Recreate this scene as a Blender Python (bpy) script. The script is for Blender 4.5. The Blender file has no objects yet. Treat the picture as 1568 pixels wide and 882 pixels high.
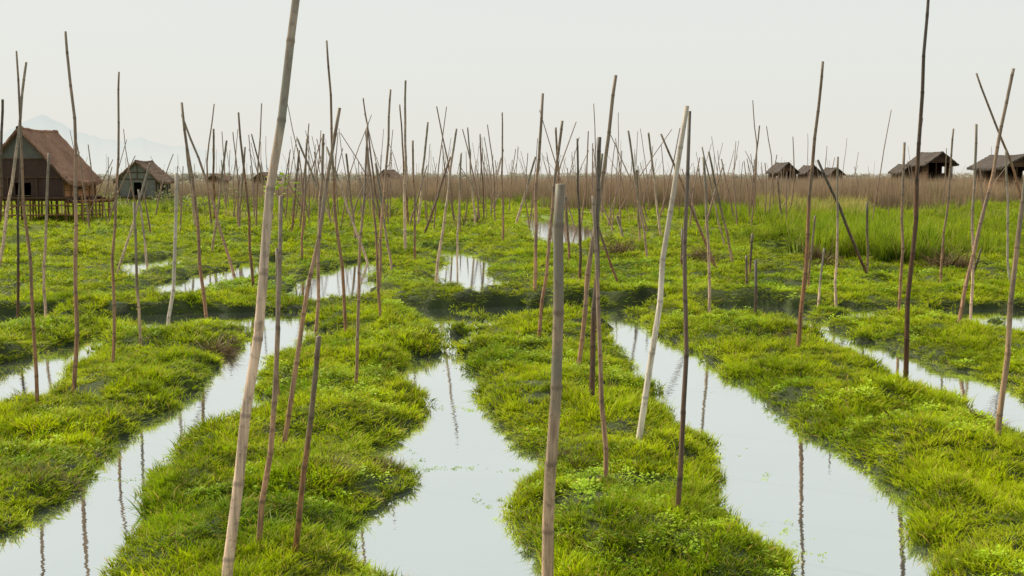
import bpy, math, random
import numpy as np
from mathutils import Vector, Matrix
random.seed(7); rng=np.random.default_rng(7)
sc=bpy.context.scene
# ---------------------------------------------------------------- camera
F=1742.0; CX=784.0; CY=441.0; HORIZON=272.0; CAMH=2.4
PITCH=math.atan((CY-HORIZON)/F)
cam_d=bpy.data.cameras.new("camera"); cam=bpy.data.objects.new("camera",cam_d)
sc.collection.objects.link(cam); sc.camera=cam
cam_d.sensor_width=36; cam_d.lens=F/1568*36; cam_d.clip_end=14000; cam_d.clip_start=0.1
cam.location=(0,0,CAMH); cam.rotation_euler=(math.radians(90)-PITCH,0,0)
cp,sp=math.cos(PITCH),math.sin(PITCH)
def ray(px,py):
    x=(px-CX)/F; u=-(py-CY)/F
    return (x, cp+u*sp, -sp+u*cp)
def ground(px,py,z=0.0):
    d=ray(px,py); t=(z-CAMH)/d[2]
    return (d[0]*t,d[1]*t)
def at_depth(px,py,Y):
    d=ray(px,py); t=Y/d[1]
    return Vector((d[0]*t,Y,CAMH+d[2]*t))
# ---------------------------------------------------------------- noise
TAB=rng.random((256,256))
def vnoise(x,y,s,off=0):
    x=np.asarray(x)/s+off*17.3+1000; y=np.asarray(y)/s+off*9.1+1000
    xi=np.floor(x).astype(int); yi=np.floor(y).astype(int); fx=x-xi; fy=y-yi
    fx=fx*fx*(3-2*fx); fy=fy*fy*(3-2*fy)
    a=TAB[xi%256,yi%256]; b=TAB[(xi+1)%256,yi%256]; c=TAB[xi%256,(yi+1)%256]; d=TAB[(xi+1)%256,(yi+1)%256]
    return (a*(1-fx)+b*fx)*(1-fy)+(c*(1-fx)+d*fx)*fy
def sstep(a,b,x):
    t=np.clip((x-a)/(b-a),0,1); return t*t*(3-2*t)
# ---------------------------------------------------------------- channels (outlines measured, laid out on the ground)
W=[]
W.append([(-420,700),(-200,640),(0,560),(40,545),(90,525),(130,510),(180,495),(205,505),(155,530),(130,550),(100,562),(82,582),(70,602),(30,614),(0,624),(-150,690),(-420,790)])
W.append([(-420,1000),(-200,930),(0,825),(60,787),(110,757),(145,717),(160,682),(215,652),(265,625),(300,592),(338,562),(345,535),(395,508),(420,496),(490,494),(503,512),(450,525),(405,548),(388,572),(400,600),(402,620),(370,636),(330,650),(285,668),(265,700),(240,722),(235,752),(200,790),(170,832),(165,862),(180,905),(230,1000),(260,1300),(-900,1300)])
W.append([(680,478),(682,520),(650,542),(600,557),(590,572),(622,595),(652,615),(660,630),(640,652),(600,670),(568,686),(600,702),(625,720),(630,736),(600,760),(570,780),(558,802),(553,850),(600,875),(650,910),(700,1000),(720,1300),(880,1300),(850,1000),(825,885),(812,850),(792,812),(775,780),(782,750),(810,720),(802,692),(770,662),(745,640),(740,620),(755,600),(735,577),(718,555),(720,530),(742,513),(735,478)])
W.append([(922,476),(935,500),(950,515),(950,540),(980,562),(1000,590),(1020,610),(1050,646),(1100,680),(1120,702),(1125,730),(1108,750),(1130,780),(1170,812),(1220,842),(1250,890),(1300,1000),(1400,1300),(1700,1300),(1500,1000),(1412,890),(1392,850),(1385,820),(1367,780),(1360,742),(1340,717),(1290,690),(1240,657),(1190,627),(1170,608),(1150,590),(1100,567),(1062,537),(1045,520),(1000,503),(970,480)])
W.append([(1225,490),(1245,512),(1270,532),(1330,552),(1400,582),(1470,612),(1530,637),(1568,652),(1750,730),(1950,800),(1950,740),(1750,660),(1568,605),(1540,590),(1500,573),(1440,557),(1390,541),(1370,528),(1300,513),(1255,492)])
W.append([(1430,485),(1500,490),(1568,497),(1800,516),(1800,508),(1568,489),(1500,481)])
def ditch(pts,th):
    return pts+[(a,b+th+(14 if a==700 else 0)+(8 if a==200 else 0)) for a,b in pts[::-1]]
W.append(ditch([(110,482),(200,480),(300,476),(400,475),(470,475)],9))
W.append(ditch([(622,469),(700,470),(760,468),(800,467),(900,468),(985,470)],9))
W.append(ditch([(1085,468),(1150,468),(1230,472)],7))
W.append(ditch([(1290,469),(1400,468),(1500,470),(1700,474)],5))
W.append(ditch([(-300,490),(0,482),(100,477)],7))
W.append([(225,452),(262,430),(330,415),(385,401),(425,396),(436,403),(395,414),(358,426),(320,438),(290,449),(250,453)])
W.append([(432,446),(474,427),(502,411),(540,401),(584,395),(576,413),(564,430),(576,444),(594,452),(540,454),(500,452),(450,451)])
W.append([(640,377),(680,379),(712,380),(755,400),(740,415),(760,428),(812,434),(795,446),(730,450),(688,446),(672,428),(674,410),(686,400),(660,390)])
W.append([(775,328),(850,334),(905,343),(945,360),(920,375),(870,374),(826,368),(810,348)])
W.append([(1150,375),(1215,374),(1242,389),(1183,394)])
W.append([(185,402),(270,391),(276,401),(200,412)])
W.append([(-200,430),(-60,424),(20,450),(-100,455)])
W.append([(980,352),(1040,350),(1050,355),(990,358)])
EA=[];EB=[]
WP=[]
for p in W:
    g=np.array([ground(a,b,0.03) for a,b in p])
    ar=0.5*np.sum(g[:,0]*np.roll(g[:,1],-1)-np.roll(g[:,0],-1)*g[:,1]); s=1 if ar>0 else -1
    tg=np.roll(g,-1,axis=0)-np.roll(g,1,axis=0); nrm=np.stack([tg[:,1],-tg[:,0]],-1)*s
    nrm/=np.linalg.norm(nrm,axis=1)[:,None]+1e-9; vd=g/np.linalg.norm(g,axis=1)[:,None]
    k=-(nrm*vd).sum(axis=1)
    g=np.array([ground(a,b,0.03+0.17*max(0,kk)) for (a,b),kk in zip(p,k)]); WP.append(g)
    EA.append(g); EB.append(np.roll(g,-1,axis=0))
EAll=np.concatenate(EA); EBll=np.concatenate(EB)
FL=np.array([ground(a,b,.03) for a,b in [(-700,494),(0,483),(200,480),(440,475),(620,470),(900,468),(1200,471),(1500,470),(2000,480)]])
def frontband(x,y):
    yf=np.interp(x,FL[:,0],FL[:,1]); return sstep(-.1,.15,y-yf)*(1-sstep(.9,2.0,y-yf)), y-yf
def sdist(x,y):
    x=np.asarray(x,float); y=np.asarray(y,float)
    n=len(x); out=np.full(n,50.0)
    m=np.where(y<90)[0]
    for s in range(0,len(m),20000):
        ii=m[s:s+20000]; px=x[ii][:,None]; py=y[ii][:,None]
        dx=(EBll-EAll)[:,0][None]; dy=(EBll-EAll)[:,1][None]
        ax=EAll[:,0][None]; ay=EAll[:,1][None]
        t=np.clip(((px-ax)*dx+(py-ay)*dy)/(dx*dx+dy*dy+1e-9),0,1)
        d=np.sqrt(((px-ax-t*dx)**2+(py-ay-t*dy)**2).min(axis=1))
        ins=np.zeros(len(ii),bool)
        for g in WP:
            h=np.roll(g,-1,axis=0)
            c=((g[:,1][None]>py)!=(h[:,1][None]>py))&(px<(h[:,0]-g[:,0])[None]*(py-g[:,1][None])/((h[:,1]-g[:,1])[None]+1e-12)+g[:,0][None])
            ins|=(c.sum(axis=1)%2==1)
        out[ii]=np.where(ins,-d,d)
    k=np.clip(y/12,0.6,1.5)
    out+=((vnoise(x,y,0.6,1)-.5)*0.34+(vnoise(x,y,0.24,2)-.5)*0.22+(vnoise(x,y,1.4,14)-.5)*0.16)*k-0.05-.09*sstep(22,28,y)
    return out
def height(x,y,sd):
    top=0.11-0.06*sstep(20,24,y)+0.20*(vnoise(x,y,0.9,3)-.5)+0.14*(vnoise(x,y,0.35,4)-.5)
    h=-0.35+0.40*sstep(-0.08,0.04,sd)+top*sstep(0.0,0.34,sd)
    fb,dy=frontband(x,y)
    amp=.04+.15*sstep(-2.4,-1.3,x)*(1-sstep(2.2,3.2,x))*(.5+.8*vnoise(x,y,1.2,17))+.05*sstep(3.6,4.2,x)*(1-sstep(5.2,6,x))
    h+=fb*amp*sstep(-.03,.14,sd)
    h+=(0.38*(vnoise(x,y,2.4,6)-.45)+0.30*(vnoise(x,y,1.1,7)-.5))*sstep(24,32,y)*sstep(.5,2.4,sd)
    h+=0.35*(vnoise(x,y,6,5)-.4)*sstep(45,80,y)
    return h
# ---------------------------------------------------------------- material helpers
def mat(name):
    m=bpy.data.materials.new(name); m.use_nodes=True; nt=m.node_tree; nt.nodes.clear()
    o=nt.nodes.new("ShaderNodeOutputMaterial"); return m,nt,o
def N(nt,t,**k):
    n=nt.nodes.new(t)
    for a,b in k.items(): setattr(n,a,b)
    return n
def ramp(nt,stops,inp):
    r=N(nt,"ShaderNodeValToRGB"); e=r.color_ramp.elements
    while len(e)<len(stops): e.new(0.5)
    for i,(p,c) in enumerate(stops): e[i].position=p; e[i].color=(*c,1)
    nt.links.new(inp,r.inputs[0]); return r.outputs[0]
def noise(nt,scale,detail=3,vec=None,rough=.55):
    n=N(nt,"ShaderNodeTexNoise"); n.inputs["Scale"].default_value=scale; n.inputs["Detail"].default_value=detail; n.inputs["Roughness"].default_value=rough
    if vec is not None: nt.links.new(vec,n.inputs["Vector"])
    return n.outputs["Fac"]
def mixc(nt,f,a,b,mode='MIX'):
    n=N(nt,"ShaderNodeMix",data_type='RGBA',blend_type=mode)
    for s,v in ((0,f),(6,a),(7,b)):
        if isinstance(v,(int,float)): n.inputs[s].default_value=v
        elif isinstance(v,tuple): n.inputs[s].default_value=(*v,1)
        else: nt.links.new(v,n.inputs[s])
    return n.outputs[2]
def mapr(nt,v,a,b,c,d):
    n=N(nt,"ShaderNodeMapRange"); n.inputs[1].default_value=a;n.inputs[2].default_value=b;n.inputs[3].default_value=c;n.inputs[4].default_value=d
    nt.links.new(v,n.inputs[0]); return n.outputs[0]
def worldpos(nt):
    return N(nt,"ShaderNodeNewGeometry").outputs["Position"]
def haze_tinted(nt,c,P,amt=.6,a=60,b=330,col=(0.52,0.45,0.38)):  # aerial haze painted into the base colour, stronger with distance
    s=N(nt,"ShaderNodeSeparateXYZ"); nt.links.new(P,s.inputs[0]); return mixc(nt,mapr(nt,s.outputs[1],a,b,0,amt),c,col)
def foliage_mat(name,base,tipA,tipB,dry,dryamt,trans=0.45,scale=0.6,haze_amt=.5,patch=0,dk=.7):
    m,nt,o=mat(name); P=worldpos(nt)
    at=N(nt,"ShaderNodeAttribute",attribute_name="tip").outputs["Fac"]
    rv=N(nt,"ShaderNodeAttribute",attribute_name="rv").outputs["Fac"]
    n1=noise(nt,scale,4,P); n2=noise(nt,scale*5,2,P); n3=noise(nt,scale*.13,2,P)
    c=mixc(nt,mapr(nt,n1,.36,.58,0,1),tipA,tipB)
    c=mixc(nt,mapr(nt,n3,.42,.62,0,.6),c,tipB)
    c=mixc(nt,mapr(nt,n2,.44,.64,0,dk),c,tuple(v*0.42 for v in tipA))  # noise-darkened patches paint shaded crevices between clumps
    if patch:
        n4=noise(nt,1.15,5,P,.6); c=mixc(nt,mapr(nt,n4,.61,.73,0,patch),c,(0.38,0.26,0.05))
    d=N(nt,"ShaderNodeMath",operation='GREATER_THAN'); nt.links.new(rv,d.inputs[0]); d.inputs[1].default_value=1-dryamt
    c=mixc(nt,d.outputs[0],c,dry)
    c=mixc(nt,mapr(nt,at,0.0,0.75,0,1),base,c)  # blade foot darker: shadow low in the tufts put into the colour
    if haze_amt: c=haze_tinted(nt,c,P,haze_amt)
    b=N(nt,"ShaderNodeBsdfPrincipled"); b.inputs["Roughness"].default_value=.5; b.inputs["Specular IOR Level"].default_value=.2
    t=N(nt,"ShaderNodeBsdfTranslucent"); mx=N(nt,"ShaderNodeMixShader"); mx.inputs[0].default_value=trans
    nt.links.new(c,b.inputs["Base Color"]); nt.links.new(c,t.inputs["Color"])
    nt.links.new(b.outputs[0],mx.inputs[1]); nt.links.new(t.outputs[0],mx.inputs[2]); nt.links.new(mx.outputs[0],o.inputs[0])
    return m
M_grass=foliage_mat("grass_blades",(0.035,0.055,0.001),(0.26,0.42,0.003),(0.62,0.74,0.008),(0.60,0.42,0.10),0.06,haze_amt=.2,patch=.5,trans=.5)
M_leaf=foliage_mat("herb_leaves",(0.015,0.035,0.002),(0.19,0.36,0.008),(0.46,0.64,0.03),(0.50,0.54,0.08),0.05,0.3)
M_tall=foliage_mat("tall_grass_blades",(0.02,0.045,0.003),(0.16,0.29,0.006),(0.42,0.53,0.02),(0.50,0.40,0.12),0.08,haze_amt=.2)
M_dry=foliage_mat("dry_reed_stems",(0.11,0.075,0.05),(0.28,0.175,0.11),(0.43,0.29,0.19),(0.25,0.24,0.09),0.10,0.25,0.05,haze_amt=.7)
M_straw=foliage_mat("straw_grass",(0.2,0.2,0.05),(0.52,0.44,0.13),(0.64,0.54,0.17),(0.3,0.34,0.06),0.3,0.35,0.2)
M_bush=foliage_mat("shrub_leaves",(0.05,0.08,0.02),(0.11,0.17,0.035),(0.20,0.25,0.06),(0.3,0.23,0.12),0.15,0.3,0.3,haze_amt=.8)
M_heap=foliage_mat("dead_grass",(0.05,0.03,0.015),(0.15,0.09,0.045),(0.30,0.20,0.10),(0.35,0.27,0.14),0.1,0.2,2.0,haze_amt=0)
# soil
m,nt,o=mat("bank_soil"); P=worldpos(nt)
c=ramp(nt,[(0.3,(0.014,0.020,0.005)),(0.55,(0.034,0.052,0.007)),(0.75,(0.075,0.08,0.016))],noise(nt,1.7,6,P))
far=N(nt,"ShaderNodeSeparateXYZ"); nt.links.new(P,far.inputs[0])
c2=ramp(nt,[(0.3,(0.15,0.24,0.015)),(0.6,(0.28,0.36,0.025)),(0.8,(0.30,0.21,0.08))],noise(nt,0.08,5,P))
c=mixc(nt,mapr(nt,far.outputs[1],30,90,0,1),c,c2); c=haze_tinted(nt,c,P,.75)
b=N(nt,"ShaderNodeBsdfPrincipled"); b.inputs["Roughness"].default_value=.9; nt.links.new(c,b.inputs["Base Color"])
bp=N(nt,"ShaderNodeBump"); bp.inputs["Strength"].default_value=.6; bp.inputs["Distance"].default_value=.05
nt.links.new(noise(nt,22,5,P),bp.inputs["Height"]); nt.links.new(bp.outputs[0],b.inputs["Normal"]); nt.links.new(b.outputs[0],o.inputs[0]); M_soil=m
# water
m,nt,o=mat("still_water"); P=worldpos(nt)
g=N(nt,"ShaderNodeBsdfGlossy"); g.inputs["Roughness"].default_value=.015; g.inputs["Color"].default_value=(0.95,0.975,0.975,1)
d=N(nt,"ShaderNodeBsdfDiffuse"); nt.links.new(ramp(nt,[(0.35,(0.18,0.21,0.20)),(0.7,(0.26,0.29,0.275))],noise(nt,.5,4,P)),d.inputs[0])
bp=N(nt,"ShaderNodeBump"); bp.inputs["Strength"].default_value=.12; bp.inputs["Distance"].default_value=.01
mp=N(nt,"ShaderNodeMapping"); mp.inputs["Scale"].default_value=(3,7,1); nt.links.new(P,mp.inputs[0])
nt.links.new(noise(nt,1.2,3,mp.outputs[0]),bp.inputs["Height"]); nt.links.new(bp.outputs[0],g.inputs["Normal"])
fr=N(nt,"ShaderNodeFresnel"); fr.inputs[0].default_value=1.5
fm=mapr(nt,fr.outputs[0],0,0.6,0.78,0.99)
mx=N(nt,"ShaderNodeMixShader"); nt.links.new(fm,mx.inputs[0]); nt.links.new(d.outputs[0],mx.inputs[1]); nt.links.new(g.outputs[0],mx.inputs[2]); nt.links.new(mx.outputs[0],o.inputs[0]); M_water=m
# bamboo
def bamboo_mat(name,low,high,dark,haze_amt=0):
    m,nt,o=mat(name); oi=N(nt,"ShaderNodeObjectInfo")
    h=N(nt,"ShaderNodeAttribute",attribute_name="along").outputs["Fac"]
    nd=N(nt,"ShaderNodeAttribute",attribute_name="node").outputs["Fac"]
    P=worldpos(nt)
    mp=N(nt,"ShaderNodeMapping"); mp.inputs["Scale"].default_value=(45,45,1.6); nt.links.new(P,mp.inputs[0])
    n1=noise(nt,1,5,mp.outputs[0]); n2=noise(nt,17,6,P,.7)
    a=N(nt,"ShaderNodeMath",operation='ADD'); nt.links.new(h,a.inputs[0]); nt.links.new(mapr(nt,noise(nt,2.0,4,P),.3,.7,-.25,.25),a.inputs[1])
    c=mixc(nt,mapr(nt,a.outputs[0],.3,.8,0,1),low,high)
    c=mixc(nt,mapr(nt,n1,.42,.64,0,.75),c,dark)
    c=mixc(nt,mapr(nt,n2,.54,.68,0,.7),c,tuple(v*.5 for v in dark))
    c=mixc(nt,mapr(nt,nd,0,1,0,.5),c,tuple(v*.5 for v in dark))
    hs=N(nt,"ShaderNodeHueSaturation"); nt.links.new(c,hs.inputs["Color"]); nt.links.new(mapr(nt,oi.outputs["Random"],0,1,.8,1.4),hs.inputs["Value"]); nt.links.new(mapr(nt,oi.outputs["Random"],0,1,1.05,.8),hs.inputs["Saturation"])
    c=hs.outputs[0]
    if haze_amt: c=haze_tinted(nt,c,P,haze_amt,50,260,(0.5,0.42,0.35))  # distance haze mixed into the pole colour
    b=N(nt,"ShaderNodeBsdfPrincipled"); b.inputs["Roughness"].default_value=.55; b.inputs["Specular IOR Level"].default_value=.35; nt.links.new(c,b.inputs["Base Color"])
    bp=N(nt,"ShaderNodeBump"); bp.inputs["Strength"].default_value=.5; bp.inputs["Distance"].default_value=.005
    nt.links.new(n1,bp.inputs["Height"]); nt.links.new(bp.outputs[0],b.inputs["Normal"]); nt.links.new(b.outputs[0],o.inputs[0]); return m
B_tan=bamboo_mat("bamboo_tan",(0.54,0.35,0.22),(0.14,0.13,0.095),(0.16,0.10,0.06))
B_brown=bamboo_mat("bamboo_brown",(0.36,0.17,0.075),(0.18,0.135,0.09),(0.09,0.05,0.028))
B_pale=bamboo_mat("bamboo_pale",(0.62,0.52,0.43),(0.30,0.26,0.20),(0.26,0.20,0.15))
B_dark=bamboo_mat("bamboo_dark",(0.14,0.06,0.027),(0.10,0.08,0.06),(0.03,0.02,0.013))
B_far=bamboo_mat("bamboo_weathered_hazed",(0.22,0.115,0.07),(0.20,0.135,0.10),(0.10,0.055,0.036),.65)  # far stakes: weathered bamboo with haze tint in its colour
# ---------------------------------------------------------------- mesh helpers
def mkobj(name,verts,faces,mats=(),attrs=None,parent=None,smooth=False,link=True):
    me=bpy.data.meshes.new(name); 
    if isinstance(verts,np.ndarray): verts=verts.tolist()
    me.from_pydata(verts,[],faces if not isinstance(faces,np.ndarray) else faces.tolist()); 
    for mm in mats: me.materials.append(mm)
    if attrs:
        for k,v in attrs.items():
            a=me.attributes.new(k,'FLOAT','POINT'); a.data.foreach_set("value",np.asarray(v,dtype=np.float32))
    if smooth: me.polygons.foreach_set("use_smooth",[True]*len(me.polygons))
    me.update(); ob=bpy.data.objects.new(name,me)
    if link: sc.collection.objects.link(ob)
    if parent: ob.parent=parent
    return ob
# ---------------------------------------------------------------- terrain
rows=np.concatenate([np.geomspace(3.2,18,230),np.linspace(18.06,24,90),np.geomspace(24.1,60,110),np.geomspace(62,6000,90)]); cols=np.linspace(-1,1,430)
U,V=np.meshgrid(cols,rows); X=U*(V*0.72+2.5); Y=V
sd=sdist(X.ravel(),Y.ravel()); Z=height(X.ravel(),Y.ravel(),sd)
nr,nc=U.shape; idx=np.arange(nr*nc).reshape(nr,nc)
faces=np.stack([idx[:-1,:-1],idx[:-1,1:],idx[1:,1:],idx[1:,:-1]],-1).reshape(-1,4)
mkobj("ground",np.stack([X.ravel(),Y.ravel(),Z],-1),faces,[M_soil],smooth=True)
S=9500
mkobj("water",[(-S,-200,0),(S,-200,0),(S,S,0),(-S,S,0)],[(0,1,2,3)],[M_water])
# ---------------------------------------------------------------- vegetation prototypes
def blades(name,n,rad,h0,h1,w,lean,M,segs=3,droop=.5,seed=0):
    r=random.Random(seed); vs=[];fs=[];tip=[];rv=[]
    for i in range(n):
        a=r.uniform(0,6.283); q=rad*math.sqrt(r.random()); bx,by=q*math.cos(a),q*math.sin(a)
        la=a+r.uniform(-1.2,1.2); L=r.uniform(*lean); h=r.uniform(h0,h1); ww=w*r.uniform(.7,1.3); wa=r.uniform(0,3.1416); cx,cy=math.cos(wa)*ww/2,math.sin(wa)*ww/2
        b0=len(vs); rr=r.random()
        for s in range(segs+1):
            t=s/segs; o=L*h*(t**1.8); z=h*(t-droop*L*0.5*t*t)
            x=bx+math.cos(la)*o; y=by+math.sin(la)*o; k=(1-t)**.6 if s<segs else 0
            if s<segs:
                vs+=[(x-cx*k,y-cy*k,z),(x+cx*k,y+cy*k,z)]; tip+=[t,t]; rv+=[rr,rr]
                if s>0: fs.append((b0+2*s-2,b0+2*s-1,b0+2*s+1,b0+2*s))
            else:
                vs.append((x,y,z)); tip.append(t); rv.append(rr); fs.append((b0+2*s-2,b0+2*s-1,b0+2*s))
    return mkobj(name,vs,fs,[M],{"tip":tip,"rv":rv},link=False)
def leafy(name,n,rad,hmax,ls,M,seed=0,stem=True):
    r=random.Random(seed); vs=[];fs=[];tip=[];rv=[]
    for i in range(n):
        a=r.uniform(0,6.283); q=rad*math.sqrt(r.random()); z=hmax*(1-.5*(q/rad)**2)*r.uniform(.45,1.0)
        c=Vector((q*math.cos(a),q*math.sin(a),z)); d=Vector((math.cos(a+r.uniform(-.9,.9)),math.sin(a+r.uniform(-.9,.9)),r.uniform(-.25,.7))).normalized()
        s=d.cross(Vector((0,0,1))).normalized(); l=ls*r.uniform(.6,1.3); w=l*.36; up=s.cross(d)*l*.12
        b0=len(vs); rr=r.random(); t=.45+.55*z/hmax
        P=[c,c+d*l*.35+s*w+up,c+d*l*.75+s*w*.8+up,c+d*l,c+d*l*.75-s*w*.8+up,c+d*l*.35-s*w+up,c+d*l*.5]
        vs+=[tuple(p) for p in P]; tip+=[t]*7; rv+=[rr]*7
        for k in range(6): fs.append((b0+6,b0+k,b0+(k+1)%6))
        if stem: b0=len(vs); vs+=[(c.x*.6,c.y*.6,0),(c.x*.6+.003,c.y*.6,0),tuple(c)]; tip+=[0,0,t]; rv+=[rr]*3; fs.append((b0,b0+1,b0+2))
    return mkobj(name,vs,fs,[M],{"tip":tip,"rv":rv},link=False)
def coll(name,obs):
    c=bpy.data.collections.new(name)
    for o in obs: c.objects.link(o)
    return c
C_grass=coll("grass_tufts",[blades("grass_tuft_%d"%i,27,.068,.03,.10,.008,(.35,1.2),M_grass,seed=i) for i in range(5)])
C_leaf=coll("herb_tufts",[leafy("herb_tuft_%d"%i,28,.085,.10,.025,M_leaf,seed=20+i) for i in range(3)])
C_tall=coll("tall_tufts",[blades("tall_tuft_%d"%i,34,.25,.5,1.05,.022,(.1,.5),M_tall,seed=40+i) for i in range(3)])
C_dry=coll("dry_reeds",[blades("dry_reed_%d"%i,44,.9,1.2,2.25,.03,(.0,.22),M_dry,segs=2,droop=.1,seed=60+i) for i in range(4)])
C_straw=coll("straw_tufts",[blades("straw_tuft_%d"%i,40,.4,.5,1.0,.03,(.1,.5),M_straw,seed=80+i) for i in range(2)])
C_bush=coll("bush_tufts",[leafy("bush_tuft_%d"%i,160,.8,1.3,.16,M_bush,seed=90+i) for i in range(3)])
C_heap=coll("heap_tufts",[blades("heap_tuft_%d"%i,50,.16,.12,.34,.014,(.8,2.2),M_heap,seed=95+i) for i in range(2)])
def scatter(name,x,y,z,scl,C,tilt=.15,flat=None):
    n=len(x); me=bpy.data.meshes.new(name); me.vertices.add(n)
    me.vertices.foreach_set("co",np.stack([x,y,z],-1).astype(np.float32).ravel())
    rot=np.stack([rng.normal(0,tilt,n),rng.normal(0,tilt,n),rng.uniform(0,6.283,n)],-1).astype(np.float32)
    a=me.attributes.new("rot",'FLOAT_VECTOR','POINT'); a.data.foreach_set("vector",rot.ravel())
    sv=np.stack([scl,scl,scl*(flat if flat is not None else 1)],-1).astype(np.float32)
    a=me.attributes.new("scl",'FLOAT_VECTOR','POINT'); a.data.foreach_set("vector",sv.ravel())
    a=me.attributes.new("idx",'INT','POINT'); a.data.foreach_set("value",rng.integers(0,len(C.objects),n).astype(np.int32))
    me.update(); ob=bpy.data.objects.new(name,me); sc.collection.objects.link(ob)
    ng=bpy.data.node_groups.new(name+"_nodes","GeometryNodeTree")
    ng.interface.new_socket("Geometry",in_out='INPUT',socket_type='NodeSocketGeometry'); ng.interface.new_socket("Geometry",in_out='OUTPUT',socket_type='NodeSocketGeometry')
    gi=ng.nodes.new("NodeGroupInput"); go=ng.nodes.new("NodeGroupOutput")
    ci=ng.nodes.new("GeometryNodeCollectionInfo"); ci.inputs["Collection"].default_value=C; ci.inputs["Separate Children"].default_value=True; ci.inputs["Reset Children"].default_value=True
    ip=ng.nodes.new("GeometryNodeInstanceOnPoints"); ip.inputs["Pick Instance"].default_value=True
    def na(nm,t):
        q=ng.nodes.new("GeometryNodeInputNamedAttribute"); q.data_type=t; q.inputs[0].default_value=nm
        return [s for s in q.outputs if s.enabled and s.name=="Attribute"][0]
    L=ng.links.new
    L(gi.outputs[0],ip.inputs["Points"]); L(ci.outputs[0],ip.inputs["Instance"]); L(na("idx",'INT'),ip.inputs["Instance Index"])
    L(na("rot",'FLOAT_VECTOR'),ip.inputs["Rotation"]); L(na("scl",'FLOAT_VECTOR'),ip.inputs["Scale"]); L(ip.outputs[0],go.inputs[0])
    md=ob.modifiers.new("scatter",'NODES'); md.node_group=ng
    return ob
def wedge(y0,y1,dens,k=.52,b=1.0):
    area=(k*(y1*y1-y0*y0)+2*b*(y1-y0)); n=int(area*dens)
    y=rng.uniform(y0,y1,n*3); w=(k*y+b); keep=rng.random(n*3)<w/w.max(); y=y[keep]
    y=y[:n]; x=rng.uniform(-1,1,len(y))*(k*y+b)
    return x,y
gx=[];gy=[];gs=[];gf=[]
for y0,y1,dn,s,fl in ((4.2,9,480,1.0,.78),(9,15,310,1.15,.72),(15,24,145,1.5,.6),(24,42,50,2.1,.48),(42,75,13,3.4,.5),(75,140,2.2,5.5,.6)):
    x,y=wedge(y0,y1,dn); gx.append(x);gy.append(y);gs.append(np.full(len(x),s));gf.append(np.full(len(x),fl))
gx=np.concatenate(gx);gy=np.concatenate(gy);gs=np.concatenate(gs);gf=np.concatenate(gf)
sd=sdist(gx,gy); k=sd>-0.01; bare=vnoise(gx,gy,.33,8)+.5*vnoise(gx,gy,1.3,9)
k&=~((bare<.38)&(sd>.12)&(gy<30))
fb,dy=frontband(gx,gy); k&=~((dy>-.15)&(dy<.35)&(sd<.12)&(rng.random(len(gx))<.5))
gx,gy,gs,gf,sd=gx[k],gy[k],gs[k],gf[k],sd[k]
gz=np.maximum(height(gx,gy,sd),-.02)-.01
clump=vnoise(gx,gy,.5,11)*.8+vnoise(gx,gy,.17,12)*.5+vnoise(gx,gy,2.5,13)*.4
gs=gs*(.5+.6*clump)*rng.uniform(.75,1.25,len(gx))
gf=gf*(.45+1.1*sstep(.25,.85,vnoise(gx,gy,.42,15))*.7+.3*vnoise(gx,gy,1.6,16))*np.where(gy>21,.5+.5*sstep(0,1.2,sd),1)
long_=rng.random(len(gx))<.035; gf=np.where(long_,gf*1.6,gf)
scatter("grass",gx,gy,gz,gs,C_grass,.26,gf)
print("grass",len(gx))
# herbs
hx=[];hy=[];hs=[]
for y0,y1,dn,s in ((4.2,10,120,.9),(10,18,85,1.1),(18,32,30,1.5),(32,55,6,2.2)):
    x,y=wedge(y0,y1,dn); hx.append(x);hy.append(y);hs.append(np.full(len(x),s))
hx=np.concatenate(hx);hy=np.concatenate(hy);hs=np.concatenate(hs)
sd=sdist(hx,hy); m_=vnoise(hx,hy,1.4,21)*.7+vnoise(hx,hy,.4,22)*.4+.12*sstep(.3,.9,sd)
k=(sd>0.08)&(m_>.66)&(rng.random(len(hx))<.7); hx,hy,hs,sd=hx[k],hy[k],hs[k],sd[k]
scatter("herb_plants",hx,hy,height(hx,hy,sd)-.01,hs*rng.uniform(.5,1.2,len(hx)),C_leaf,.2,.8)
# tall green grass
def region(y0,y1,dens,fn,k=.54):
    x,y=wedge(y0,y1,dens,k); sd=sdist(x,y); px=CX+F*x/y
    m=(sd>.25)&fn(px,y,x); return x[m],y[m],sd[m]
tn=lambda x,y,s,o:vnoise(x,y,s,o)
x,y,sd=region(31,75,3.0,lambda px,y,x:(px>1110+60*(tn(x,y,4,31)-.5)+(45-y)*4)&(tn(x,y,3.5,30)>.42))
x2,y2,sd2=region(31,75,1.5,lambda px,y,x:(tn(x,y,1.8,33)>.72)&(px>520))
x3,y3,sd3=region(29,36,10,lambda px,y,x:(px>1245)&(px<1430)&(tn(x,y,1.6,35)>.3))
x4,y4,sd4=region(62,92,1.0,lambda px,y,x:(px<1000)&(tn(x,y,7,36)>.55))
X_=np.concatenate([x,x2,x3,x4]);Y_=np.concatenate([y,y2,y3,y4]);SD=np.concatenate([sd,sd2,sd3,sd4])
sc_=np.concatenate([rng.uniform(.4,1.0,len(x))*(.5+.9*tn(x,y,2.2,37)),rng.uniform(.2,.5,len(x2)),rng.uniform(.8,1.35,len(x3)),rng.uniform(.6,1.0,len(x4))])
scatter("tall_grass",X_,Y_,height(X_,Y_,SD),sc_,C_tall,.08)
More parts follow.
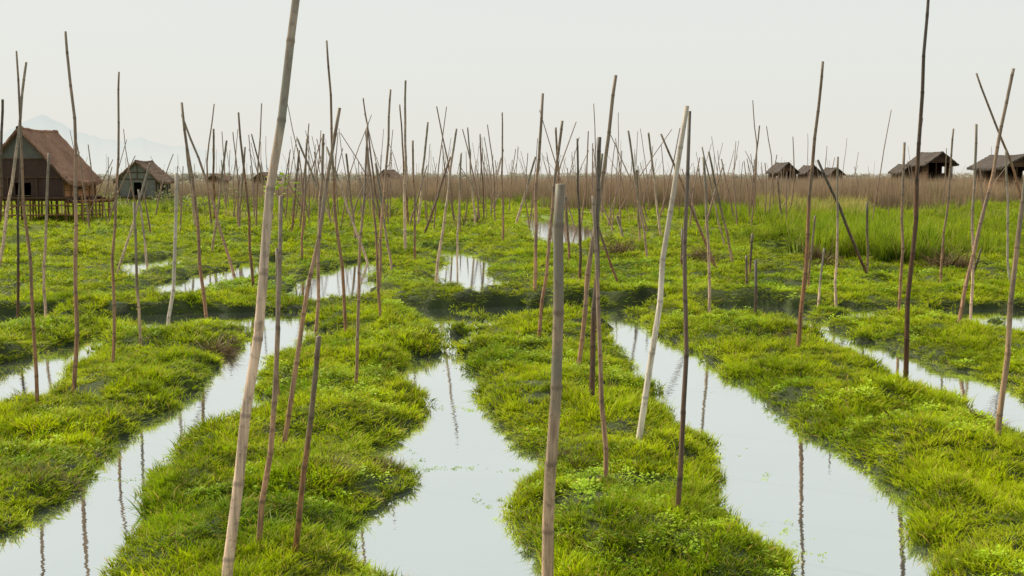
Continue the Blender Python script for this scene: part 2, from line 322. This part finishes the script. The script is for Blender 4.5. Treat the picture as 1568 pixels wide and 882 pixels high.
# dry reeds
x,y,sd=region(60,240,.55,lambda px,y,x:(y>66+18*tn(x,y,9,41)+np.where(px<850,20,0)+np.where(px<400,10,0))&(tn(x,y,11,42)>np.where(px<600,.38,.05)))
sf=rng.uniform(.8,1.2,len(x))*(.76+.42*tn(x,y,6,43))*np.where(CX+F*x/y<560,.8,1)
scatter("dry_reed_bed",x,y,height(x,y,sd),sf,C_dry,.06)
x,y,sd=region(52,80,1.8,lambda px,y,x:(px>1170)&(px<1320)&(tn(x,y,3,45)>.35)&(y>60))
x2,y2,sd2=region(45,110,.35,lambda px,y,x:(tn(x,y,4,46)>.74))
X_=np.concatenate([x,x2]);Y_=np.concatenate([y,y2]);SD=np.concatenate([sd,sd2])
scatter("straw_grass",X_,Y_,height(X_,Y_,SD),np.concatenate([rng.uniform(.9,1.5,len(x)),rng.uniform(.4,1.0,len(x2))]),C_straw,.1)
# shrubs
x,y,sd=region(62,230,.05,lambda px,y,x:(tn(x,y,12,51)>.5)&((px<640)|(y>120)))
scatter("shrubs",x,y,height(x,y,sd)-.1,rng.uniform(.5,1.4,len(x)),C_bush,.1)
# heaps of pulled dead weed
qx=[];qy=[];qs=[]
for (px,py,n,sx,sy,s) in ((1455,412,14,14,2,1.6),(1258,412,8,10,2,1.4),(945,392,10,14,3,1.3),(345,530,8,16,4,.6),(1070,395,8,14,3,1.2),(60,735,7,26,10,.35),(575,712,5,14,5,.4),(1195,515,4,8,3,.5),(385,322,8,6,2,3.0),(700,350,5,20,3,1.6),(1500,640,4,30,8,.4),(505,738,5,24,6,.4),(880,700,4,20,14,.4)):
    for i in range(n):
        g_=ground(px+random.gauss(0,sx),py+random.gauss(0,sy),.12); qx.append(g_[0]);qy.append(g_[1]);qs.append(s*random.uniform(.7,1.3))
qx=np.array(qx);qy=np.array(qy);sd=sdist(qx,qy)
scatter("dead_weed_heaps",qx,qy,np.maximum(height(qx,qy,sd),0)+.01,np.array(qs),C_heap,.3)
# distant tree line
x=rng.uniform(-1,1,5200); y=rng.uniform(500,1100,5200); x=x*y*.56; k=vnoise(x,y,70,53)>.38; x,y=x[k],y[k]
M_hz=foliage_mat("distant_foliage_hazed",(0.38,0.38,0.34),(0.43,0.43,0.38),(0.50,0.48,0.42),(0.46,0.43,0.38),.1,.2,.01,haze_amt=0,dk=.2)  # pale tones carry the distance haze in the leaf colour
C_hz=coll("hz",[leafy("distant_tree_%d"%i,120,3.2,4.4,1.3,M_hz,seed=120+i) for i in range(3)])
scatter("distant_tree_line",x,y,np.full(len(x),-.4),rng.uniform(.4,1.2,len(x)),C_hz,.05)
# floating weeds
wx=[];wy=[]
for (px,py,n,sx,sy) in ((708,627,22,14,2),(700,718,40,50,2.2),(755,765,26,22,12),(1235,845,20,14,12),(1175,735,6,6,3),(640,716,8,8,6),(575,770,10,12,14),(1085,600,4,5,5),(330,640,5,10,10),(260,690,8,14,8),(545,838,5,8,8),(1340,760,5,12,20),(190,735,16,30,3),(95,760,5,12,5),(640,560,4,12,10),(1190,815,14,20,8),(640,700,8,12,8),(1130,690,4,8,10),(700,560,3,30,20)):
    for i in range(n):
        g_=ground(px+random.gauss(0,sx),py+random.gauss(0,sy)); wx.append(g_[0]);wy.append(g_[1])
wx=np.array(wx);wy=np.array(wy)
scatter("floating_weeds",wx,wy,np.full(len(wx),-.022),rng.uniform(.15,.5,len(wx)),C_leaf,.25,.8)
# ---------------------------------------------------------------- bamboo poles
def pole_geo(pts,r0,r1,seed,sides=10,nodes=True,seg=.3):
    r=random.Random(seed); pts=[Vector(p) for p in pts]
    cum=[0]
    for a,b in zip(pts,pts[1:]): cum.append(cum[-1]+(b-a).length)
    L=cum[-1]
    def at(s):
        s=min(max(s,0),L)
        for i in range(len(pts)-1):
            if s<=cum[i+1] or i==len(pts)-2:
                t=(s-cum[i])/(cum[i+1]-cum[i]); p0=pts[max(i-1,0)];p1=pts[i];p2=pts[i+1];p3=pts[min(i+2,len(pts)-1)]
                if len(pts)==2: return p1.lerp(p2,t)
                if i==0: p0=p1*2-p2
                if i==len(pts)-2: p3=p2*2-p1
                return .5*((2*p1)+(p2-p0)*t+(2*p0-5*p1+4*p2-p3)*t*t+(3*p1-p0-3*p2+p3)*t**3)
    s=r.uniform(.05,seg)
    st=[(0,1,0)]
    while s<L-.04:
        if nodes: st+=[(s-.018,1,0),(s-.004,1.09,1),(s+.006,1.06,1),(s+.02,.98,0)]
        else: st+=[(s,1,0)]
        s+=seg*r.uniform(.75,1.25)
    st.append((L,1,0))
    vs=[];fs=[];al=[];nd=[]
    wob=[r.uniform(0,6.28) for _ in range(4)]; amp=.0045*L
    for j,(s,m,n) in enumerate(st):
        p=at(s); t=(at(min(s+.05,L))-at(max(s-.05,0))).normalized()
        kk=math.sin(math.pi*min(1,s/L))*amp
        p=p+Vector((math.sin(s*2.1/ (L/5) +wob[0])+.5*math.sin(s*5/(L/5)+wob[1]),math.sin(s*1.7/(L/5)+wob[2]),0))*kk
        u=t.cross(Vector((0,1,0))).normalized(); v=t.cross(u)
        rr=(r0+(r1-r0)*s/L)*m
        for q in range(sides):
            a=6.28318*q/sides; vs.append(tuple(p+u*math.cos(a)*rr+v*math.sin(a)*rr)); al.append(s/L); nd.append(n)
        if j:
            b=(j-1)*sides
            for q in range(sides): fs.append((b+q,b+(q+1)%sides,b+sides+(q+1)%sides,b+sides+q))
    b=(len(st)-1)*sides; fs.append(tuple(b+q for q in range(sides)))
    return vs,fs,al,nd
MT={'t':B_tan,'b':B_brown,'p':B_pale,'d':B_dark,'f':B_far}
PL=[([(347,915),(378,600),(402,400),(432,200),(456,-15),(468,-150)],19,11,'t'),
([(838,930),(848,640),(858,282)],21,15,'t'),
([(397,842),(412,690),(422,560),(429,420),(430,300)],11,6,'b'),
([(430,698),(455,560),(483,380),(520,165)],9,5,'b'),
([(450,855),(472,680),(488,515)],10,8,'b'),
([(484,520),(487,420),(495,205)],6,4,'b'),
([(543,600),(550,440),(563,187)],6,3,'b'),
([(112,608),(118,420),(116,250),(100,48)],8,4,'b'),
([(60,630),(46,450),(36,250),(25,78)],7,3,'b'),
([(-4,415),(12,330),(40,95)],6,4,'t'),
([(172,562),(176,400),(182,110)],6,3,'b'),
([(258,492),(268,400),(270,265)],6,5,'p'),
([(215,528),(209,400),(205,310)],5,4,'t'),
([(316,485),(300,330),(278,157)],6,4,'b'),
([(357,418),(320,290),(278,175)],5,3,'b'),
([(388,440),(380,330),(365,172)],5,3,'b'),
([(70,475),(68,400),(75,235)],5,4,'t'),
([(27,488),(28,350),(33,200)],5,3,'d'),
([(530,515),(516,330),(500,62)],6,3,'b'),
([(584,495),(570,300),(560,200)],5,3,'b'),
([(579,462),(590,270),(598,137)],5,3,'b'),
([(621,388),(620,260),(621,123)],5,3,'t'),
([(668,428),(682,320),(699,197)],5,3,'t'),
([(770,372),(769,172)],4,2,'b'),
([(818,455),(822,300),(831,143)],6,4,'b'),
([(826,515),(842,350),(861,185)],6,4,'b'),
([(885,565),(905,400),(943,115)],8,5,'b'),
([(907,625),(912,420),(918,210)],10,6,'d'),
([(927,740),(921,560),(912,380),(908,300)],9,5,'b'),
([(978,688),(1005,480),(1052,162)],11,7,'p'),
([(1040,800),(1048,500),(1056,170)],10,5,'d'),
([(1086,472),(1084,350),(1077,240)],5,4,'t'),
([(1097,415),(1060,320),(1012,205)],5,3,'b'),
([(1122,402),(1085,232)],4,3,'t'),
([(1157,492),(1157,398)],5,5,'d'),
([(1143,440),(1143,392)],4,4,'b'),
([(1222,538),(1240,310),(1260,94)],8,4,'b'),
([(1330,425),(1290,330),(1252,245)],5,4,'d'),
([(1280,467),(1283,240)],5,3,'t'),
([(1387,600),(1398,350),(1420,30),(1424,-60)],9,4,'d'),
([(1377,490),(1385,218)],5,4,'b'),
([(1527,683),(1550,450),(1568,300),(1580,170)],10,6,'t'),
([(1466,500),(1505,330),(1552,105)],7,5,'b'),
([(1600,415),(1568,310),(1495,112)],5,3,'b'),
([(1487,468),(1495,190)],5,4,'t'),
([(1440,432),(1460,197)],4,3,'b'),
([(1545,430),(1540,230)],4,3,'p'),
([(1328,425),(1328,310)],4,4,'t'),
([(1487,430),(1502,382)],4,3,'d'),
([(889,430),(884,212)],5,3,'d'),
([(945,430),(905,320)],4,4,'b'),
([(992,400),(962,200)],4,3,'t'),
([(895,500),(905,400),(922,235)],5,4,'t'),
([(1045,408),(1045,350)],5,5,'d'),
([(0,350),(4,152)],5,4,'d'),
([(640,345),(655,187)],4,3,'t'),
([(728,350),(716,195)],4,2,'t'),
([(742,345),(735,205)],3,2,'f'),
([(325,385),(347,215)],4,3,'t'),
([(328,345),(327,197)],4,3,'b'),
([(462,402),(470,212)],4,3,'b'),
([(225,403),(212,290)],4,3,'t'),
([(1110,380),(1075,225)],3,2,'t'),
([(1253,462),(1262,380)],4,3,'t'),
([(1012,362),(993,203)],4,3,'t'),
([(625,345),(612,160)],4,2,'b'),
([(510,345),(455,212)],4,3,'t'),
([(585,360),(556,150)],4,2,'f'),
([(180,420),(230,250)],4,3,'t'),
([(445,372),(458,230)],4,3,'b'),
([(1236,455),(1248,330)],4,3,'b'),
([(955,365),(945,330)],4,4,'t'),
([(858,330),(851,195)],4,3,'b'),
([(1148,420),(1152,358)],4,4,'b'),
([(560,395),(500,225)],4,3,'t'),
([(650,360),(690,240)],4,3,'f'),
([(790,345),(820,240)],4,3,'t'),
([(1150,330),(1163,192)],3,2,'f'),([(1198,345),(1190,270)],3,3,'f'),([(420,345),(385,205)],4,2,'t'),([(365,360),(375,225)],4,3,'t'),
([(300,352),(285,225)],4,3,'t'),([(545,372),(530,235)],4,3,'t'),([(700,392),(706,235)],3,3,'t'),([(872,400),(866,300)],4,4,'b'),([(980,380),(975,260)],4,3,'t'),([(600,415),(575,250)],4,3,'t'),([(636,395),(632,215)],4,3,'b'),([(425,610),(424,380)],7,5,'b')]
for i,(pp,w0,w1,mt) in enumerate(PL):
    rr=random.Random(i*13+5); b=ground(pp[0][0],pp[0][1],.14); Y0=b[1]; lean=rr.uniform(-.35,.35)
    y_b=pp[0][1]; y_t=pp[-1][1]; P=[]
    for (px,py) in pp:
        t=(y_b-py)/(y_b-y_t); P.append(at_depth(px,py,Y0+lean*t))
    d0=(P[1]-P[0]).normalized(); P.insert(0,P[0]-d0*.55)
    r0=w0*Y0/F/2*1.0; r1=w1*(Y0+lean)/F/2*1.0
    v,f,al,nd=pole_geo(P,r0,r1,i,sides=12 if w0>8 else 8,seg=.40)
    mkobj("bamboo_pole",v,f,[MT[mt]],{"along":al,"node":nd},smooth=True)
    if i==2:
        tw=leafy("leafy_twig",46,.10,.20,.035,M_leaf,seed=333,stem=False); tw.location=P[-1]-Vector((0,0,.06)); sc.collection.objects.link(tw)
# distant stakes: one mass
vs=[];fs=[];al=[];nd=[]
for i in range(760):
    r=random.Random(900+i); yb=272+F*2.3/ (r.uniform(1,2.4)**2*44)
    Y0=F*CAMH/(yb-272); u=r.gauss(-.05,.5)
    if abs(u)>1: u=r.uniform(-1,1)
    x=(u*760-10)*Y0/F; L=r.uniform(2.6,5.8) if r.random()<.75 else r.uniform(1.2,2.8)
    an=r.gauss(0,.12) if r.random()<.82 else r.uniform(-.55,.55); bn=r.gauss(0,.08)
    p0=Vector((x,Y0,-.1)); p1=p0+Vector((math.sin(an)*L*.5,bn*L*.5,math.cos(an)*L*.52)); p2=p0+Vector((math.sin(an+r.gauss(0,.05))*L,bn*L,math.cos(an)*L))
    rad=r.uniform(.02,.04)
    v,f,a,n=pole_geo([p0,p1,p2],rad*1.3,rad*.7,i,sides=5,nodes=False,seg=.9)
    o_=len(vs); vs+=v; fs+=[tuple(q+o_ for q in t) for t in f]; al+=a; nd+=n
mkobj("distant_bamboo_stakes",vs,fs,[B_far],{"along":al,"node":nd})
# ---------------------------------------------------------------- huts
def simple(name,colA,colB,stretch,scale,rough=.85,bump=.5):
    m,nt,o=mat(name); tc=N(nt,"ShaderNodeTexCoord"); mp=N(nt,"ShaderNodeMapping"); mp.inputs["Scale"].default_value=stretch; nt.links.new(tc.outputs["Object"],mp.inputs[0])
    n1=noise(nt,scale,6,mp.outputs[0],.65); n2=noise(nt,.8,3,tc.outputs["Object"])
    c=mixc(nt,mapr(nt,n1,.35,.65,0,1),colA,colB); c=mixc(nt,mapr(nt,n2,.4,.7,0,.45),c,tuple(v*.5 for v in colA))
    b=N(nt,"ShaderNodeBsdfPrincipled"); b.inputs["Roughness"].default_value=rough; b.inputs["Specular IOR Level"].default_value=.15; nt.links.new(c,b.inputs["Base Color"])
    bp=N(nt,"ShaderNodeBump"); bp.inputs["Strength"].default_value=bump; bp.inputs["Distance"].default_value=.04; nt.links.new(n1,bp.inputs["Height"]); nt.links.new(bp.outputs[0],b.inputs["Normal"]); nt.links.new(b.outputs[0],o.inputs[0]); return m
def woven(name,cA,cB):
    m,nt,o=mat(name); tc=N(nt,"ShaderNodeTexCoord"); sx=N(nt,"ShaderNodeSeparateXYZ"); nt.links.new(tc.outputs["Object"],sx.inputs[0])
    cb=N(nt,"ShaderNodeCombineXYZ"); ad=N(nt,"ShaderNodeMath",operation='ADD'); nt.links.new(sx.outputs[0],ad.inputs[0]); nt.links.new(sx.outputs[1],ad.inputs[1]); nt.links.new(ad.outputs[0],cb.inputs[0]); nt.links.new(sx.outputs[2],cb.inputs[1])
    ch=N(nt,"ShaderNodeTexChecker"); ch.inputs["Scale"].default_value=22; nt.links.new(cb.outputs[0],ch.inputs[0])
    n1=noise(nt,5,5,tc.outputs["Object"]); c=mixc(nt,mapr(nt,n1,.35,.65,0,1),cA,cB); c=mixc(nt,ch.outputs[1],c,tuple(v*.8 for v in cA))
    b=N(nt,"ShaderNodeBsdfPrincipled"); b.inputs["Roughness"].default_value=.85; nt.links.new(c,b.inputs["Base Color"]); nt.links.new(b.outputs[0],o.inputs[0]); return m
M_thatch=simple("thatch_brown",(0.15,0.07,0.045),(0.46,0.27,0.18),(1,14,2),3)
M_thatchg=simple("thatch_grey",(0.10,0.065,0.05),(0.32,0.21,0.155),(1,14,2),3)
M_thatchd=simple("thatch_dark",(0.06,0.05,0.045),(0.12,0.10,0.09),(1,14,2),3)
M_wood=simple("weathered_wood",(0.07,0.04,0.025),(0.15,0.09,0.055),(6,6,1),4)
M_woodl=simple("bamboo_frame",(0.24,0.12,0.055),(0.36,0.20,0.10),(6,6,1),4)
M_wallB=woven("woven_brown",(0.045,0.022,0.016),(0.08,0.04,0.028))
M_wallO=woven("woven_tan",(0.40,0.18,0.08),(0.54,0.27,0.13))
M_wallG=woven("woven_grey",(0.13,0.13,0.12),(0.20,0.20,0.18))
M_wallD=woven("woven_dark_grey",(0.10,0.098,0.088),(0.15,0.145,0.13))
M_void=simple("interior_shade",(0.012,0.01,0.008),(0.02,0.016,0.012),(1,1,1),2)  # near-black wall behind the open front: interior shade painted as colour
def box(vs,fs,x0,x1,y0,y1,z0,z1):
    b=len(vs); vs+=[(x0,y0,z0),(x1,y0,z0),(x1,y1,z0),(x0,y1,z0),(x0,y0,z1),(x1,y0,z1),(x1,y1,z1),(x0,y1,z1)]
    fs+=[tuple(b+i for i in q) for q in ((0,3,2,1),(4,5,6,7),(0,1,5,4),(1,2,6,5),(2,3,7,6),(3,0,4,7))]
def stick(vs,fs,p0,p1,r0,r1=None,n=6):
    r1=r1 or r0; p0=Vector(p0);p1=Vector(p1); t=(p1-p0).normalized(); u=t.cross(Vector((.3,1,.2))).normalized(); v=t.cross(u); b=len(vs)
    for p,r in ((p0,r0),(p1,r1)):
        for q in range(n): a=6.283*q/n; vs.append(tuple(p+u*math.cos(a)*r+v*math.sin(a)*r))
    for q in range(n): fs.append((b+q,b+(q+1)%n,b+n+(q+1)%n,b+n+q))
    fs.append(tuple(b+n+q for q in range(n)))
def hut(loc,w,l,zf,we,ridge,over=.5,rot=0,thatch=M_thatch,front=M_wallB,side=M_wallO,gable=M_wallG,open_front=False,seed=0,name="stilt_house",rail=True):
    """w gable width, l depth; zf floor height; we eave height; ridge height. gable faces -Y"""
    r=random.Random(seed); E=bpy.data.objects.new(name,None); sc.collection.objects.link(E); E.location=loc; E.rotation_euler=(0,0,rot); E.empty_display_size=.5
    slope=(ridge-we)/(w/2); hw=w/2-over; wt=we+slope*over-.04
    T=.06
    vs=[];fs=[]
    for sgn in (-1,1):
        nu,nv=26,14; b=len(vs)
        for layer in (0,1):
            for j in range(nv+1):
                for i in range(nu+1):
                    t=j/nv; yy=-over+(l+2*over)*i/nu; xx=sgn*(w/2)*t; zz=ridge-slope*(w/2)*t
                    step=.035*(1-((t*6)%1)); sag=-.10*math.sin(math.pi*i/nu)*1; nz=r.uniform(-.022,.022)
                    if layer==0: zz+=.14+step+sag+nz
                    else: zz+=sag
                    if j==nv: xx+=sgn*r.uniform(-.05,.09); zz+=r.uniform(-.07,.02)
                    if i in(0,nu): yy+=r.uniform(-.06,.06)
                    vs.append((xx,yy,zz))
        W_=(nu+1); LY=W_*(nv+1)
        for j in range(nv):
            for i in range(nu):
                a=b+j*W_+i; fs.append((a,a+1,a+W_+1,a+W_)); a+=LY; fs.append((a,a+W_,a+W_+1,a+1))
        for i in range(nu): a=b+nv*W_+i; fs.append((a,a+1,a+1+LY,a+LY))
        for j in range(nv):
            a=b+j*W_; fs.append((a,a+W_,a+W_+LY,a+LY)); a+=nu; fs.append((a,a+LY,a+W_+LY,a+W_))
    for i in range(12):
        y0=-over+(l+2*over)*i/12; y1=y0+(l+2*over)/12*1.05; z=ridge+.10-.10*math.sin(math.pi*(i+.5)/12)
        stick(vs,fs,(0,y0,z),(0,y1,z+r.uniform(-.02,.02)),.09+r.uniform(0,.03),n=7)
    for sgn in (-1,1):
        for i in range(int(l*28)):
            y=-over+(l+2*over)*r.random(); x=sgn*(w/2+r.uniform(-.03,.05)); z=we+.06-.10*math.sin(math.pi*(y+over)/(l+2*over)); b=len(vs); q=r.uniform(.02,.05); dz=r.uniform(.08,.28)
            vs+=[(x,y,z),(x,y+q,z),(x+sgn*.05,y+q/2+r.uniform(-.05,.05),z-dz)]; fs.append((b,b+1,b+2))
    mkobj("thatch_roof",vs,fs,[thatch],parent=E)
    vs=[];fs=[]
    if not open_front:
        dx=.42*w/4.9; dz=zf+1.7 if zf+1.7<wt else wt-.25
        box(vs,fs,-hw,-dx,0,T,zf,wt); box(vs,fs,dx,hw,0,T,zf,wt); box(vs,fs,-dx,dx,0,T,dz,wt)
    box(vs,fs,-hw,hw,l-T,l,zf,wt)
    mkobj("front_and_back_walls",vs,fs,[front],parent=E)
    vs=[];fs=[]
    for s in (-1,1):
        x0,x1=(s*hw-T,s*hw) if s>0 else (s*hw,s*hw+T); z1=zf+.35*(wt-zf); z2=zf+.8*(wt-zf)
        box(vs,fs,x0,x1,T+.003,l-T-.003,zf,z1); box(vs,fs,x0,x1,T+.003,l*.36,z1,wt); box(vs,fs,x0,x1,l*.36,l*.58,z2,wt); box(vs,fs,x0,x1,l*.58,l-T-.003,z1,wt)
    mkobj("side_walls",vs,fs,[side],parent=E)
    zm=wt+.40*(ridge-.03-wt); xm=hw*.60
    vs=[];fs=[];v2=[];f2=[]
    for y in (-.02,l+.02):
        b=len(vs); vs+=[(-xm,y,zm),(xm,y,zm),(0,y,ridge-.03)]; fs.append((b,b+1,b+2))
        b=len(v2); v2+=[(-hw,y,wt),(hw,y,wt),(xm,y,zm),(-xm,y,zm)]; f2.append((b,b+1,b+2,b+3))
    mkobj("gable_panels",vs,fs,[gable],parent=E)
    mkobj("lower_gable_walls",v2,f2,[front if front is not M_void else M_wallB],parent=E)
    vs=[];fs=[]
    for y in (-.05,l+.05):
        stick(vs,fs,(-w/2+.1,y,wt),(w/2-.1,y,wt+.02),.04); stick(vs,fs,(-xm,y,zm),(xm,y,zm),.03); stick(vs,fs,(-w/2,y-.25,we+.03),(0,y-.25,ridge-.02),.035); stick(vs,fs,(w/2,y-.25,we+.03),(0,y-.25,ridge-.02),.035); stick(vs,fs,(0,y-.01,wt),(0,y-.01,ridge),.03)
        for x in (-hw,-hw*.35,hw*.35,hw): stick(vs,fs,(x,y-.03,zf),(x,y-.03,wt),.04)
    mkobj("gable_frame",vs,fs,[M_wood],parent=E)
    vs=[];fs=[]
    for s in (-1,1):
        for i in range(6): yy=l*i/5; stick(vs,fs,(s*(hw+.04),yy,zf-.1),(s*(hw+.04),yy,wt),.035)
        stick(vs,fs,(s*(hw+.06),-.1,zf+.35*(wt-zf)),(s*(hw+.06),l+.1,zf+.35*(wt-zf)),.03)
    mkobj("side_frame",vs,fs,[M_woodl if side is M_wallO else M_wood],parent=E)
    vs=[];fs=[]; 
    for i in range(12): x0=-hw-.25+(2*hw+.5)*i/12; box(vs,fs,x0,x0+(2*hw+.5)/12-.012,-.5,l+.4,zf-.09,zf-.012)
    for y in (-.3,l*.33,l*.66,l+.2): stick(vs,fs,(-hw-.45,y,zf-.15),(hw+.5,y,zf-.15),.06)
    mkobj("floor",vs,fs,[M_wood],parent=E)
    vs=[];fs=[]; ny=max(4,int(l/.9)); nx=max(4,int(w/.9))
    for i in range(nx+1):
        for j in range(ny+1):
            x=-hw-.1+(2*hw+.2)*i/nx+r.uniform(-.06,.06); y=-.3+(l+.5)*j/ny+r.uniform(-.06,.06)
            stick(vs,fs,(x+r.uniform(-.1,.1),y+r.uniform(-.1,.1),-.5),(x,y,zf-.1),.05,.045)
    for z in (zf*.35,zf*.68):
        stick(vs,fs,(-hw-.3,-.38,z),(hw+.4,-.38,z+.06),.035); stick(vs,fs,(hw+.2,-.5,z),(hw+.2,l+.5,z-.05),.035)
    stick(vs,fs,(-hw,-.4,.1),(hw*.2,-.4,zf-.15),.035); stick(vs,fs,(hw+.22,l*.1,.1),(hw+.22,l*.8,zf-.15),.035)
    mkobj("stilts",vs,fs,[M_woodl if side is M_wallO else M_wood],parent=E)
    if rail:
        vs=[];fs=[]
        x1=hw+1.0
        for i in range(6):
            y=-.3+(l+.4)*i/5; stick(vs,fs,(x1,y,-.4),(x1,y,zf-.1+r.uniform(0,.25)),.045)
            stick(vs,fs,(hw+.2,y,zf-.3),(x1+.1,y,zf-.3),.035)
        for k2 in range(4): stick(vs,fs,(hw+.3+k2*.2,-.5,zf-.23),(hw+.3+k2*.2,l+.2,zf-.23),.05)
        stick(vs,fs,(x1,-.5,zf*.5),(x1,l+.3,zf*.5),.035)
        mkobj("side_platform",vs,fs,[M_woodl],parent=E)
    return E
def hx_(px,Y): return (px-CX)/F*Y
hut((hx_(38,57),57,0),4.7,4.2,1.45,2.1,4.75,.3,0,gable=M_wallD,seed=1)
hut((hx_(213,92),92,0),3.7,3.6,.9,2.0,3.65,.35,0,M_thatchg,M_wallG,M_wallG,M_wallG,seed=2,rail=False)
hut((hx_(1436,150),150,0),4.6,4.6,2.2,4.0,5.65,.6,math.radians(8),M_thatchd,M_void,M_wood,M_wallB,seed=3,open_front=True,rail=False)
hut((hx_(1391,155),155,0),3.0,3.2,1.8,3.0,4.1,.4,math.radians(8),M_thatchd,M_wood,M_wood,M_wallB,seed=4,rail=False)
hut((hx_(1204,175),175,0),3.6,3.5,1.6,3.1,4.6,.4,math.radians(14),M_thatchd,M_wood,M_wood,M_wallB,seed=5,rail=False)
hut((hx_(1243,188),188,0),3.0,3.5,1.5,3.0,4.3,.4,math.radians(10),M_thatchd,M_wallB,M_wood,M_wallB,seed=6,rail=False)
hut((hx_(1278,185),185,0),2.8,3.4,1.5,2.8,3.9,.4,math.radians(10),M_thatchd,M_wood,M_wood,M_wallB,seed=7,rail=False)
hut((hx_(1562,105),105,0),4.8,4.5,1.5,3.2,4.4,.5,math.radians(12),M_thatchd,M_wood,M_wood,M_wallB,seed=8,open_front=True,rail=False)
hut((hx_(590,190),190,0),3.4,4,1.2,2.3,3.6,.4,math.radians(-15),M_thatchg,M_wood,M_wood,M_wallB,seed=9,rail=False)
hut((hx_(402,165),165,0),3.0,3.5,1.0,2.0,3.1,.4,math.radians(-10),M_thatchg,M_wood,M_wood,M_wallB,seed=10,rail=False)
hut((hx_(330,190),190,0),2.8,3.5,1.0,2.0,2.9,.4,math.radians(-10),M_thatchg,M_wood,M_wood,M_wallB,seed=11,rail=False)
# ---------------------------------------------------------------- hills (distance haze painted as emission in place of in-scattered light, paler low down)
m,nt,o=mat("hill_painted_haze"); b=N(nt,"ShaderNodeBsdfDiffuse"); P=worldpos(nt); s_=N(nt,"ShaderNodeSeparateXYZ"); nt.links.new(P,s_.inputs[0]); b.inputs[0].default_value=(.03,.035,.03,1)
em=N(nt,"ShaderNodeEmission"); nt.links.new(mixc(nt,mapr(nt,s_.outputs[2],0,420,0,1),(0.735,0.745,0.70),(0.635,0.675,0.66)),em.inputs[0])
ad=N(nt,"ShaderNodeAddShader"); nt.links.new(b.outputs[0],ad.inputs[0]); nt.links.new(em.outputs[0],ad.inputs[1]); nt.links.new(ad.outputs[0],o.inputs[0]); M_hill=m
def hills(name,Y0,Y1,peaks,seed):
    nx,ny=260,16; pxs=np.linspace(-250,700,nx); vs=[];fs=[]
    for j in range(ny):
        t=j/(ny-1); Yd=Y0+(Y1-Y0)*t
        for i,px in enumerate(pxs):
            hpx=0
            for c,wd,h in peaks: hpx+=h*math.exp(-abs((px-c)/wd)**1.7)
            n_=float(vnoise(np.array([px]),np.array([0.]),24,seed)[0]-.5)*.16+float(vnoise(np.array([px]),np.array([0.]),8,seed+1)[0]-.5)*.07
            hpx*=1+n_
            vs.append(((px-CX)/F*Yd,Yd,hpx/F*Y1*t**1.2-2))
    for j in range(ny-1):
        for i in range(nx-1): a=j*nx+i; fs.append((a,a+1,a+nx+1,a+nx))
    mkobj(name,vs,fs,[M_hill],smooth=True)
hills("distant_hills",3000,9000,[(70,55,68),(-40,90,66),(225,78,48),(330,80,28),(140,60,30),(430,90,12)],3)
# ---------------------------------------------------------------- world + sun
SE,SA=math.radians(46),math.radians(-62)
w=bpy.data.worlds.new("World"); sc.world=w; w.use_nodes=True; nt=w.node_tree; nt.nodes.clear()
o=nt.nodes.new("ShaderNodeOutputWorld"); sky=nt.nodes.new("ShaderNodeTexSky"); sky.sky_type='NISHITA'; sky.sun_disc=False
sky.sun_elevation=SE; sky.sun_rotation=SA; sky.dust_density=6; sky.air_density=1.2
b1=nt.nodes.new("ShaderNodeBackground"); b1.inputs[1].default_value=.09; nt.links.new(sky.outputs[0],b1.inputs[0])
b2=nt.nodes.new("ShaderNodeBackground"); b2.inputs[1].default_value=1.0
tc=nt.nodes.new("ShaderNodeTexCoord"); sx=nt.nodes.new("ShaderNodeSeparateXYZ"); nt.links.new(tc.outputs["Generated"],sx.inputs[0])
nt.links.new(ramp(nt,[(0.0,(0.86,0.845,0.78)),(0.12,(0.835,0.86,0.82)),(0.6,(0.68,0.74,0.74))],sx.outputs[2]),b2.inputs[0])
mx=nt.nodes.new("ShaderNodeMixShader"); mx.inputs[0].default_value=.92; nt.links.new(b1.outputs[0],mx.inputs[1]); nt.links.new(b2.outputs[0],mx.inputs[2]); nt.links.new(mx.outputs[0],o.inputs[0])
sl=bpy.data.lights.new("sun",'SUN'); sl.energy=5.0; sl.angle=math.radians(1.5); sl.color=(1,.89,.66); so=bpy.data.objects.new("sun",sl); sc.collection.objects.link(so)
D=Vector((math.sin(SA)*math.cos(SE),math.cos(SA)*math.cos(SE),math.sin(SE)))
so.rotation_euler=D.to_track_quat('Z','Y').to_euler(); so.location=D*50
sc.view_settings.view_transform='Standard'; sc.view_settings.look='None'; sc.view_settings.exposure=0
